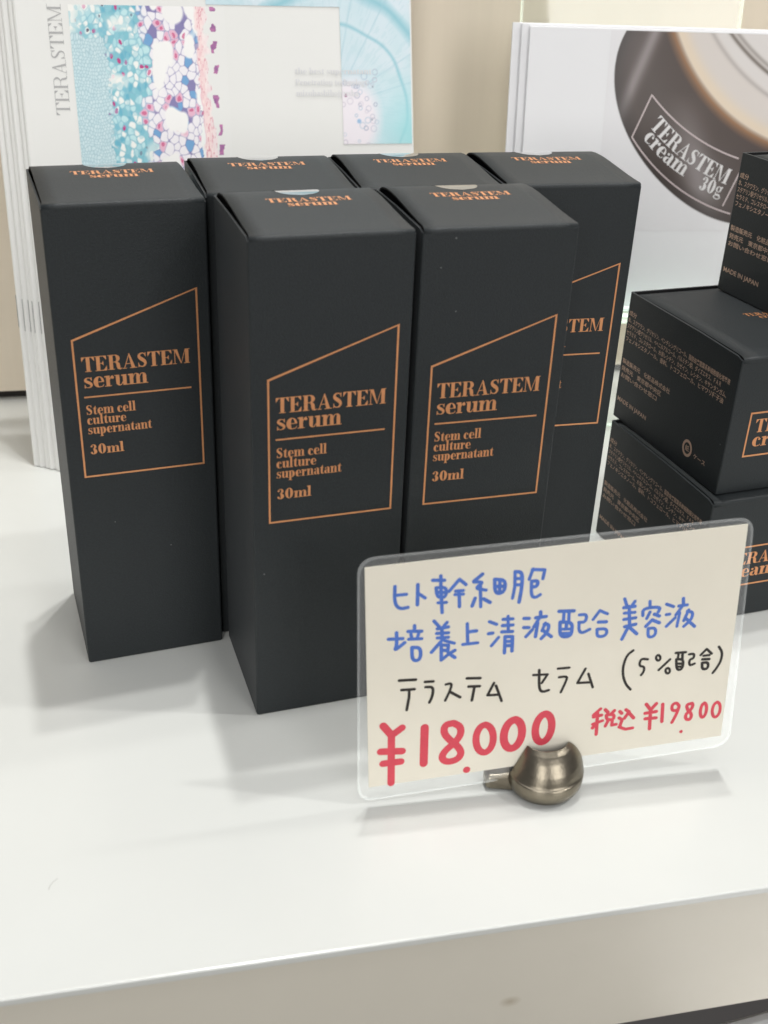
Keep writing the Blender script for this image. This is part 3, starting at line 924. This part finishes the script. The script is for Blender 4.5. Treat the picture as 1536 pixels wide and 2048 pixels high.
def jar(X, Y):
    n = len(X)
    # smooth outline: quadratic through the measured points
    cf = np.polyfit(oang, orad, 4)
    ang = np.arctan2(Y - JC[1], X - JC[0]) % (2 * np.pi)
    ro = np.polyval(cf, np.clip(ang, oang[0] - .15, oang[-1]))
    d = np.hypot(X - JC[0], Y - JC[1]) - ro               # <0 inside the jar
    di = 78.22 - np.hypot(X - 80.46, Y - 142.87)          # >0 on the pale lid
    c = np.tile([230., 229., 231.], (n, 1))
    body = np.tile([80., 70., 66.], (n, 1))
    body = mixc(body, (66, 51, 45), np.clip((di + 16) / 16, 0, 1))
    # printed sheen streak running down the left shoulder
    p0, p1 = np.array([1.5, 108.]), np.array([-10.5, 76.])
    dr = (p1 - p0) / np.linalg.norm(p1 - p0)
    q = (X - p0[0]) * -dr[1] + (Y - p0[1]) * dr[0]
    body = mixc(body, (154, 146, 146), np.exp(-(q / 2.6) ** 2) * .9)
    body = mixc(body, (108, 98, 97), np.exp(-((q + 9) / 8) ** 2) * .5)
    g = np.exp(-(((X - 24 + (Y - 60) * .35) / 7) ** 2)) * np.clip(1.2 - np.abs(Y - 56) / 26, 0, 1)
    body = mixc(body, (158, 151, 152), g * .75)
    body = mixc(body, (60, 55, 54), np.clip(1 + d / 7, 0, 1) * .65)
    body = mixc(body, (66, 52, 48), np.clip((X - 36) / 12, 0, 1) * .7)
    body = mixc(body, (150, 108, 72), np.clip(1 - np.abs(di + 1.0) / 3.2, 0, 1) * .95)
    lid = np.tile([214., 206., 200.], (n, 1))
    lid = mixc(lid, (226, 208, 184), np.exp(-((di - 2.0) / 3.0) ** 2) * .9)
    d2 = np.hypot(X - 90.66, Y - 159.33) - 82.93
    lid = mixc(lid, (176, 168, 164), np.exp(-(d2 / .9) ** 2) * .8)
    lid = mixc(lid, (218, 214, 212), np.clip(-d2 / 2, 0, 1) * .7)
    d3 = np.hypot(X - 97.71, Y - 172.28) - 91.1
    lid = mixc(lid, (112, 102, 94), np.exp(-(d3 / .75) ** 2) * .95)
    lid = mixc(lid, (150, 142, 136), np.exp(-((d3 + 2.0) / .8) ** 2) * .8)
    body = body * (1 - np.clip(di / 2.0 + .5, 0, 1)[:, None]) + lid * np.clip(di / 2.0 + .5, 0, 1)[:, None]
    t = np.clip(.5 - d / .35, 0, 1)[:, None]
    return c * (1 - t) + body * t

def arc_text(s, cx, cy, r, x0, y0, cap, length, m):
    a0 = math.atan2(y0 - cy, x0 - cx)
    P = text_polys(s, 0, 0, cap, length, m)
    return [[(cx + (r - y) * math.cos(a0 + x / r), cy + (r - y) * math.sin(a0 + x / r)) for x, y in p] for p in P]

def arc_pts(cx, cy, r, p, q, n=16):
    a, b = math.atan2(p[1] - cy, p[0] - cx), math.atan2(q[1] - cy, q[0] - cx)
    return [(cx + r * math.cos(a + (b - a) * i / n), cy + r * math.sin(a + (b - a) * i / n)) for i in range(n + 1)]

for i, lab in enumerate(["front leaflet printed with a big dark cream jar, standing behind the cartons",
                         "plain white leaflet edge just behind the front jar leaflet",
                         "rearmost plain white leaflet, its left edge showing furthest left"]):
    mt = PF.copy()
    mt.translation = mt.translation + (mt.to_3x3() @ Vector(((0, -2.9, -6.2)[i], (0, .9, 1.3)[i], (0, -1.5, -3.0)[i]))) * MM
    L = thing("jar_leaflet", lab, "leaflet", group="leaflets in the acrylic stand", matrix=mt)
    link("sheet", box_mesh(-48.0, 100, 0, 109.2, -.9, 0, .12, 1), M['leaf'], L)
    if i == 0:
        link("jar_picture", grid_art(-16, 70, 33, 108.6, .27, jar), M['art'], L)
        P = strip(arc_pts(65.32, 145.58, 86.66, (2.89, 85.5), (42.22, 62.03)), .62)
        P += strip(arc_pts(61.86, 120.99, 83.29, (-3.64, 69.67), (41.67, 40.07)), .62)
        P += line((2.89, 85.7), (-3.75, 69.5), .62) + line((43.4, 56.5), (37.97, 43.25), .62)
        link("label_frame_print", flat(P, lambda x, y: (x, y, .10)), M['pink_ink'], L)
        P = arc_text("TERASTEM", 69.06, 140.0, 93.42, 3.0, 73.9, 6.1, 41.8, BOLD)
        P += arc_text("cream", 50.68, 114.27, 67.05, .7, 69.5, 6.3, 23.8, BOLD)
        P += arc_text("30g", 50.68, 114.27, 68.6, 26.4, 50.2, 5.4, 10.6, BOLD)
        link("label_print", flat(P, lambda x, y: (x, y, .10)), M['white_ink'], L)

# ------------------------------------------------------------------ handwritten price card in a clip
BLUE=[[(-35.47,62.74),(-35.66,59.36),(-35.25,57.6),(-34.17,56.71),(-32.45,56.91)],[(-35.36,60.42),(-32.78,60.38)],[(-30.01,62.6),(-30.18,57.32)],[(-29.84,60.19),(-28.28,58.87)],[(-26.44,63.3),(-23.62,62.96)],[(-24.5,64.22),(-24.5,61.43),(-24.19,54.49)],[(-25.66,61.23),(-23.05,61.09),(-23.3,58.37),(-25.36,58.62),(-25.66,61.23)],[(-25.57,60.02),(-23.14,59.73)],[(-25.2,57.22),(-23.14,57.07)],[(-22.51,59.89),(-19.99,62.77),(-18.4,61.22)],[(-20.93,59.8),(-19.03,59.74)],[(-21.08,58.89),(-19.02,58.78)],[(-20.07,59.7),(-19.95,55.53)],[(-14.39,63.48),(-16.5,61.85)],[(-16.5,61.67),(-13.95,61.37),(-16.32,59.94),(-13.44,59.14)],[(-14.9,60.97),(-14.72,54.88)],[(-16.13,57.32),(-16.85,55.32)],[(-14.04,56.89),(-12.42,55.75)],[(-11.4,61.76),(-8.66,61.26),(-8.91,58),(-11.23,57.83),(-11.4,61.76)],[(-10.11,61.43),(-10.1,57.97)],[(-11.27,59.85),(-8.79,59.62)],[(-6.4,63.23),(-6.36,59.26),(-6.86,56.18)],[(-6.39,63.13),(-4.58,62.91),(-4.57,59.05),(-5.2,54.93)],[(-6.25,61.32),(-4.63,61.2)],[(-6.27,59.66),(-4.65,59.54)],[(-1.95,63.4),(-2.84,60.75)],[(-2.11,63.25),(0.98,62.82),(0.58,60.52)],[(-2.17,60.15),(-0.55,60.13),(-0.82,58.6),(-2.19,58.59)],[(-2.23,59.98),(-2.21,56.32),(-1.21,55.56),(0.08,56.32)],[(-37.29,48.99),(-33.82,48.71)],[(-35.31,50.49),(-35.27,47.13),(-35.93,45.62),(-33.36,47.58)],[(-30.93,51.85),(-30.95,50.27)],[(-32.53,50.48),(-29.2,50.11)],[(-31.84,49.68),(-31.6,48.42)],[(-29.94,49.61),(-30.33,48.25)],[(-32.4,48.34),(-29.22,48.1)],[(-31.63,46),(-29.46,45.71),(-29.59,42.25),(-31.61,42.35),(-31.63,46)],[(-26.17,52.47),(-24.74,50.52)],[(-22.98,51.71),(-23.94,50.6)],[(-25.38,50.25),(-22.66,50.43)],[(-25.54,49.04),(-22.65,48.84)],[(-25.38,47.78),(-22.65,47.6)],[(-24.26,50.29),(-24.2,47.44)],[(-24.42,46.76),(-26.84,44.04)],[(-23.62,46.83),(-21.2,45.8)],[(-24.42,45.87),(-24.43,41.55),(-22.65,42.93)],[(-24.42,45.69),(-22.65,45.45),(-22.81,43.68)],[(-24.33,44.24),(-22.81,44.04)],[(-21.03,43.8),(-22.48,43.09),(-21.02,41.81)],[(-18,50.72),(-17.85,45.35)],[(-17.65,48.44),(-15.71,48.47)],[(-19.09,45.16),(-15.34,45.13)],[(-12.49,50.55),(-10.69,49.6)],[(-12.67,47.29),(-11.62,47.3)],[(-10.13,45.95),(-11.89,43.84)],[(-9.08,50.75),(-6.63,50.58)],[(-7.86,51.45),(-7.69,47.25)],[(-9.21,49.06),(-6.58,48.9)],[(-9.33,47.36),(-6.64,47.12)],[(-8.48,45.92),(-8.55,41.39)],[(-8.48,45.92),(-6.6,45.67),(-6.64,41.68)],[(-8.45,44.58),(-6.64,44.41)],[(-8.43,43.38),(-6.67,43.26)],[(-3.83,50.33),(-2.51,50.17)],[(-3.83,47.83),(-2.5,47.66)],[(-1.59,47),(-3.19,45.22)],[(-0.86,50.14),(1.78,50.16)],[(0.34,51.59),(0.39,50.16)],[(0.13,50.01),(-1.28,47.68)],[(-0.32,48.63),(-0.75,44.91)],[(1.68,48.38),(0.86,46.32)],[(1.36,48.06),(2.69,47.89),(2.28,45.78),(0.74,44.17)],[(1.26,46.27),(3.33,44.37)],[(5.02,51.16),(8.88,50.8)],[(5.44,48.15),(5.47,44.76),(6.44,43.84),(8.1,43.9),(8.6,44.96),(8.55,47.75),(5.44,48.15)],[(6.32,50.8),(6.25,48.05)],[(7.6,50.64),(7.66,47.87)],[(7.08,47.54),(7.07,46.15)],[(5.67,46.13),(8.38,45.86)],[(5.84,44.92),(8.25,44.68)],[(10.3,49.51),(12.26,49.46),(12,47.31),(10.26,47.46)],[(10.34,47.33),(10.37,45.13),(11.23,44.29),(13.23,45.16)],[(13.94,47.78),(15.56,50.04),(17.59,48.91)],[(15.37,46.88),(17.43,46.7)],[(15.11,44.91),(17.73,44.78),(17.66,42.77),(15.23,42.68),(15.11,44.91)],[(21.83,52.5),(22.61,50.35)],[(24.59,51.49),(23.74,50.21)],[(21.77,50.06),(24.69,50.09)],[(21.99,48.52),(24.81,48.41)],[(21.99,46.76),(25.11,46.85)],[(23.18,50.28),(23.58,45.43)],[(22.35,44.7),(25.24,45.02)],[(23.54,45.04),(21.83,41.21)],[(23.78,44.2),(25.7,42.25)],[(28.56,51),(28.66,49.8)],[(26.96,47.21),(26.82,49.23),(31.54,49.16),(30.97,47.71)],[(28.79,47.98),(28.05,46.27)],[(29.99,47.23),(31.37,46.54)],[(27.96,44.06),(29.54,45.68),(31.52,44.62)],[(28.65,43.37),(30.68,43.31),(30.74,41.06),(28.78,40.7),(28.65,43.37)],[(33.01,49.66),(34.99,48.73)],[(33.18,46.71),(34.1,46.72)],[(35.65,45.51),(33.46,43.36)],[(36.32,48.73),(38.61,48.77)],[(37.4,50.72),(37.57,48.9)],[(37.29,48.53),(35.77,46.3)],[(36.76,46.78),(36.33,42.99)],[(39.13,47.29),(38.05,44.4)],[(38.78,46.94),(40.35,46.54),(40.15,44.53),(38.19,42.75)],[(38.57,44.94),(41.12,42.37)]]
BLACK=[[(-34.89,37.29),(-30.77,36.97)],[(-34.35,34.54),(-31.12,34.33)],[(-32.42,34.26),(-32.51,32.24),(-33.14,28.68)],[(-28.5,36.02),(-26.39,35.87)],[(-28.35,34.53),(-26.4,34.32),(-26.64,31.76),(-27.43,30.01)],[(-23.29,34.55),(-21.65,34.76),(-22.3,32.44),(-23.45,29.96)],[(-22.23,32.32),(-19.65,30.38)],[(-17.97,35.53),(-14.56,35.13)],[(-17.52,33.13),(-14.7,32.84)],[(-16.03,32.84),(-16.65,29.04)],[(-11.04,33.25),(-12.66,29.93),(-9.81,29.7)],[(-10.53,32.43),(-8.99,27.77)],[(-0.97,34.08),(2.76,33.76),(1.35,31.48)],[(0.55,35.3),(0.65,30.12),(1.45,28.76),(3.24,29.13)],[(5.4,35.04),(8.4,34.91)],[(5.81,32.51),(7.98,32.49),(7.74,31.2),(6.45,28.04)],[(12.69,34.03),(10.74,30.15),(14.24,29.86)],[(13.53,32.46),(14.9,28.3)],[(25.12,37.58),(23.55,36.47),(22.71,33.69),(22.75,30.76),(23.75,27.88),(25.14,26.2)],[(29.25,34.45),(27.29,34.93),(26.99,32.76),(28.44,32.48),(28.43,31.01),(27.73,30.06)],[(31.96,35.33),(32.42,35.03),(32.65,34.41),(32.52,33.84),(32.09,33.65),(31.63,33.96),(31.4,34.58),(31.54,35.15),(31.96,35.33)],[(35.31,33.63),(32.43,30.88)],[(34.86,31.17),(35.32,30.86),(35.56,30.23),(35.42,29.66),(35,29.47),(34.53,29.78),(34.3,30.41),(34.43,30.99),(34.86,31.17)],[(36.72,35.31),(39.46,35.15)],[(37.51,35.21),(37.4,33.34)],[(38.57,35.07),(38.66,33.17)],[(37,33.4),(39.06,33.12),(38.93,30.19),(37.36,30.19),(37,33.4)],[(37.27,32.1),(38.97,31.87)],[(37.47,31.15),(38.85,31.04)],[(40.42,34.4),(41.87,34.41),(41.73,32.96),(40.64,32.9),(40.73,31),(42.15,31.43)],[(43.61,33.76),(45.11,35.31),(46.64,33.77)],[(44.43,33.44),(46.08,33.42)],[(44.21,32.42),(46.12,32.24)],[(44.24,31.36),(45.98,31.33),(46.01,29.42),(44.42,29.43),(44.24,31.36)],[(48.43,35.54),(49.59,33.79),(49.46,31.28),(48.48,29.29),(47.5,27.94)]]
RED=[[(-39.07,24.98),(-37.01,21.89)],[(-34.35,23.76),(-37.01,21.89)],[(-37.08,21.9),(-37.44,7.77)],[(-39.89,17.55),(-34.46,16.88)],[(-39.38,13.91),(-34.84,13.84)],[(-28.66,22.9),(-29,12.31)],[(-21.28,23.11),(-23.45,22.98),(-23.88,20.63),(-22.27,18.26),(-20.07,15.97),(-19.15,13.87),(-20.22,12.08),(-22.94,11.64),(-24.46,13.15),(-23.61,15.17),(-20.92,17.27),(-19.32,19.54),(-19.53,21.89),(-21.28,23.11)],[(-13.08,21.41),(-12.1,20.84),(-11.32,19.57),(-10.92,17.82),(-10.97,15.95),(-11.46,14.33),(-12.31,13.28),(-13.33,13.02),(-14.33,13.6),(-15.1,14.9),(-15.49,16.66),(-15.43,18.52),(-14.93,20.12),(-14.1,21.15),(-13.08,21.41)],[(-5.33,21.74),(-4.34,21.16),(-3.63,19.85),(-3.34,18.05),(-3.54,16.13),(-4.2,14.47),(-5.17,13.4),(-6.27,13.13),(-7.27,13.73),(-7.98,15.06),(-8.25,16.86),(-8.04,18.77),(-7.38,20.42),(-6.42,21.47),(-5.33,21.74)],[(2.7,22.27),(3.6,21.72),(4.25,20.43),(4.52,18.67),(4.33,16.78),(3.74,15.14),(2.86,14.07),(1.86,13.79),(0.95,14.37),(0.3,15.67),(0.05,17.44),(0.24,19.32),(0.84,20.95),(1.71,22),(2.7,22.27)]]
REDSMALL=[[(17.42,21.56),(15.55,19.93)],[(15.58,19.37),(17.78,19.59)],[(15.45,17.19),(18.13,17.89)],[(16.66,20.31),(16.62,13.96)],[(16.67,17.56),(15.51,16.08)],[(18.68,21.1),(19.47,20.16)],[(21.19,20.46),(20.49,19.74)],[(19.03,19.41),(21.26,19.35),(21.11,17.72),(19.26,18),(19.03,19.41)],[(19.63,17.66),(18.98,16.1)],[(20.78,17.49),(20.71,16.12),(21.95,16.21)],[(22.7,19.96),(23.24,19.33)],[(24.32,20.27),(25.22,19.47),(24.09,17.71)],[(25.13,19.32),(26.6,17.44)],[(22.58,18.05),(23.47,17.36),(22.99,15.49)],[(22.76,15.25),(24.57,14.3),(26.57,14.39)],[(29.83,21.1),(31.13,19.26)],[(32.6,20.86),(31.23,19.24)],[(29.69,18.37),(32.79,18.46)],[(29.82,16.68),(32.85,16.51)],[(31.13,19.26),(31.27,13.39)],[(34.39,20.43),(34.57,15.13)],[(39.04,19.2),(38.17,20.43),(36.97,19.78),(37.11,18.1),(38.65,17.87),(39.17,19.46),(38.49,16.78),(37.42,14.42)],[(42.56,19.51),(41.05,19.29),(41.45,17.73),(42.87,16.12),(42.51,14.49),(41.21,14.8),(41.06,16.39),(42.48,17.58),(42.97,18.9),(42.56,19.51)],[(46.11,19.1),(46.61,18.6),(46.88,17.45),(46.83,16.07),(46.46,15),(45.93,14.65),(45.42,15.16),(45.15,16.32),(45.21,17.7),(45.57,18.76),(46.11,19.1)],[(49.73,18.85),(50.39,18.31),(50.76,17.08),(50.71,15.63),(50.25,14.51),(49.56,14.17),(48.9,14.72),(48.53,15.95),(48.58,17.4),(49.04,18.5),(49.73,18.85)]]
DOTS=[[(-17.82,8.59)],[(40.25,11.17)]]

Qc = Vector((67.1, -40.43, 0))
hd = Vector((1, -.01, .038)).normalized()
ud = Vector((-.037, .11, .99)); ud = (ud - hd * ud.dot(hd)).normalized()
CM_ = Matrix((hd, ud, hd.cross(ud))).transposed().to_4x4()
CM_.translation = Qc * MM
card = thing("price_card", "laminated cream price card with blue, black and red handwriting in a metal clip", "price card", matrix=CM_)
PT = [(-43.15, 7.35), (51.86, 8.1), (52.68, 69.15), (-42.47, 68.35)]
def round_poly(c, r, n=8):
    out = []
    m_ = len(c)
    for i in range(m_):
        p, a, b = Vector(c[i]), Vector(c[i - 1]), Vector(c[(i + 1) % m_])
        d1, d2 = (a - p).normalized(), (b - p).normalized()
        s, e_ = p + d1 * r, p + d2 * r
        for k in range(n + 1):
            t = k / n
            q = s * (1 - t) ** 2 + p * 2 * t * (1 - t) + e_ * t ** 2
            out.append((q.x, q.y))
    return out
OUT = round_poly([(-46.1, 3.2), (54.75, 4.5), (54.4, 70.9), (-44.1, 70.7)], 4.6)
def slab(poly, z0, z1):
    n = len(poly)
    vs_ = [(x, y, z) for z in (z0, z1) for x, y in poly]
    fs = [[i, (i + 1) % n, n + (i + 1) % n, n + i] for i in range(n)] + [list(range(n))[::-1], list(range(n, 2 * n))]
    return mesh(vs_, fs, [1] * n + [0, 0])
link("laminate_pouch", slab(OUT, -.28, -.02), [M['film'], M['film_edge']], card)
# fused rim: a slightly thicker, milkier border line of the pouch
c0 = Vector((sum(p[0] for p in OUT) / len(OUT), sum(p[1] for p in OUT) / len(OUT)))
inner = [(p[0] + (.6 if p[0] < c0.x else -.6) * min(1, abs(p[0] - c0.x) / 46), p[1] + (.6 if p[1] < c0.y else -.6) * min(1, abs(p[1] - c0.y) / 30)) for p in OUT]
n = len(OUT)
vs_ = [(x, y, .02) for x, y in OUT] + [(x, y, .02) for x, y in inner] + [(x, y, .10) for x, y in OUT] + [(x, y, .04) for x, y in inner]
fs = []
for i in range(n):
    j = (i + 1) % n
    fs += [[2 * n + i, 2 * n + j, 3 * n + j, 3 * n + i], [i, 2 * n + i, 2 * n + j, j][::-1]]
link("pouch_rim", mesh(vs_, fs), M['film_edge'], card)
pm = slab(PT, 0.0, .22)
link("paper_card", pm, [M['cream'], M['cream']], card)
pl_ = lambda x, y: (x, y, .26)
link("blue_writing", flat(pen(BLUE, .9), pl_), M['blue'], card)
link("black_writing", flat(pen(BLACK, .74), pl_), M['black'], card)
link("red_writing", flat(pen(RED, 2.02) + pen([DOTS[0]], 1.95), pl_), M['red'], card)
link("small_red_writing", flat(pen(REDSMALL, .95) + pen([DOTS[1]], 1.0), pl_), M['red'], card)

# clip: a scooped pewter half-ball in front of the card and a plain half behind it
clip = thing("card_clip", "small brushed pewter ball clip with a scooped top gripping the price card", "clip", (67.6, -40.6, 0), -.04)
def lerp_prof(prof, t):
    x = t * (len(prof) - 1); i = min(int(x), len(prof) - 2); f = x - i
    return tuple(prof[i][k] * (1 - f) + prof[i + 1][k] * f for k in range(len(prof[0])))
FRONTP = [(6.9, 0), (8.2, .6), (9.0, 1.8), (9.5, 3.2), (9.6, 4.4), (9.5, 5.2), (9.35, 5.45), (9.0, 5.6), (8.75, 5.9), (8.4, 7.0), (7.9, 8.3), (7.1, 9.6), (6.1, 11.0), (4.8, 12.3), (3.0, 13.3)]
SIDEP = [(6.6, 0), (8.3, .6), (9.3, 1.9), (9.8, 3.3), (9.85, 4.6), (9.7, 5.6), (9.6, 5.85), (9.4, 6.1), (9.2, 6.5), (8.5, 7.6), (7.8, 8.8), (7.2, 10.0), (6.6, 11.2), (6.0, 12.4), (5.4, 13.5)]
RIGHTP = [(6.6, 0), (8.3, .6), (9.3, 1.9), (9.9, 3.3), (10.1, 4.6), (10.15, 5.6), (10.15, 6.0), (10.1, 6.5), (10.0, 7.2), (9.7, 8.4), (9.2, 9.6), (8.5, 10.8), (7.7, 11.9), (6.7, 12.9), (5.6, 13.6)]
na, nt_ = 48, 56
vs_, fs = [], []
for i in range(na + 1):
    ph = math.radians(-90 + 180 * i / na)
    s = abs(ph) / (math.pi / 2)
    w_ = s ** 1.7
    for k in range(nt_ + 1):
        f, g_ = lerp_prof(FRONTP, k / nt_), lerp_prof(SIDEP if ph < 0 else RIGHTP, k / nt_)
        r, z = f[0] * (1 - w_) + g_[0] * w_, f[1] * (1 - w_) + g_[1] * w_
        vs_.append((2.4 + r * math.sin(ph), -.35 - r * .88 * math.cos(ph) + z * .105, z))
m1_ = nt_ + 1
for i in range(na):
    for k in range(nt_):
        a = i * m1_ + k
        fs.append([a, a + m1_, a + m1_ + 1, a + 1])
    fs.append([(i + 1) * m1_, i * m1_, len(vs_)])
vs_.append((2.4, -.35, 0))
fm = mesh(vs_, fs)
fo = link("front_jaw", fm, M['pewter'], clip, smooth=True)
md = fo.modifiers.new("soften", 'SUBSURF'); md.levels = 1; md.render_levels = 1
md2 = fo.modifiers.new("thickness", 'SOLIDIFY'); md2.thickness = .5 * MM; md2.offset = -1
BACKP = [(5.5, 0), (7.6, .8), (8.6, 2.4), (8.8, 4.4), (8.4, 6.6), (7.4, 8.8), (5.8, 10.6), (3.6, 11.9), (.01, 12.4)]
vs_, fs = [], []
for i in range(na + 1):
    ph = math.radians(-90 + 180 * i / na)
    for k in range(nt_ + 1):
        r, z = lerp_prof(BACKP, k / nt_)
        vs_.append((2.0 + r * math.sin(ph), .75 + r * .8 * math.cos(ph) + z * .105, z))
for i in range(na):
    for k in range(nt_):
        a = i * m1_ + k
        fs.append([a, a + 1, a + m1_ + 1, a + m1_])
fs.append([k for k in range(m1_)] + [na * m1_ + k for k in range(m1_)][::-1])
link("rear_jaw", mesh(vs_, fs), M['pewter'], clip, smooth=True)
tv = [(-13.0, .5, .3), (-13.0, 4.6, .3), (-13.0, 4.6, 4.4), (-13.0, .5, 4.4), (-5, -1.2, 0), (-5, 7.2, 0), (-5, 7.2, 5.0), (-5, -.2, 5.0)]
bm = bmesh.new()
bv = [bm.verts.new(tuple(q * MM for q in v)) for v in tv]
for q in ((0, 1, 2, 3), (4, 7, 6, 5), (0, 4, 5, 1), (1, 5, 6, 2), (2, 6, 7, 3), (3, 7, 4, 0)):
    bm.faces.new([bv[j] for j in q])
bmesh.ops.recalc_face_normals(bm, faces=bm.faces)
bmesh.ops.bevel(bm, geom=bm.edges[:], offset=1.1 * MM, segments=4, profile=.5, affect='EDGES')
tm = bpy.data.meshes.new("mesh"); bm.to_mesh(tm); bm.free()
link("side_flange", tm, M['pewter'], clip, smooth=False)
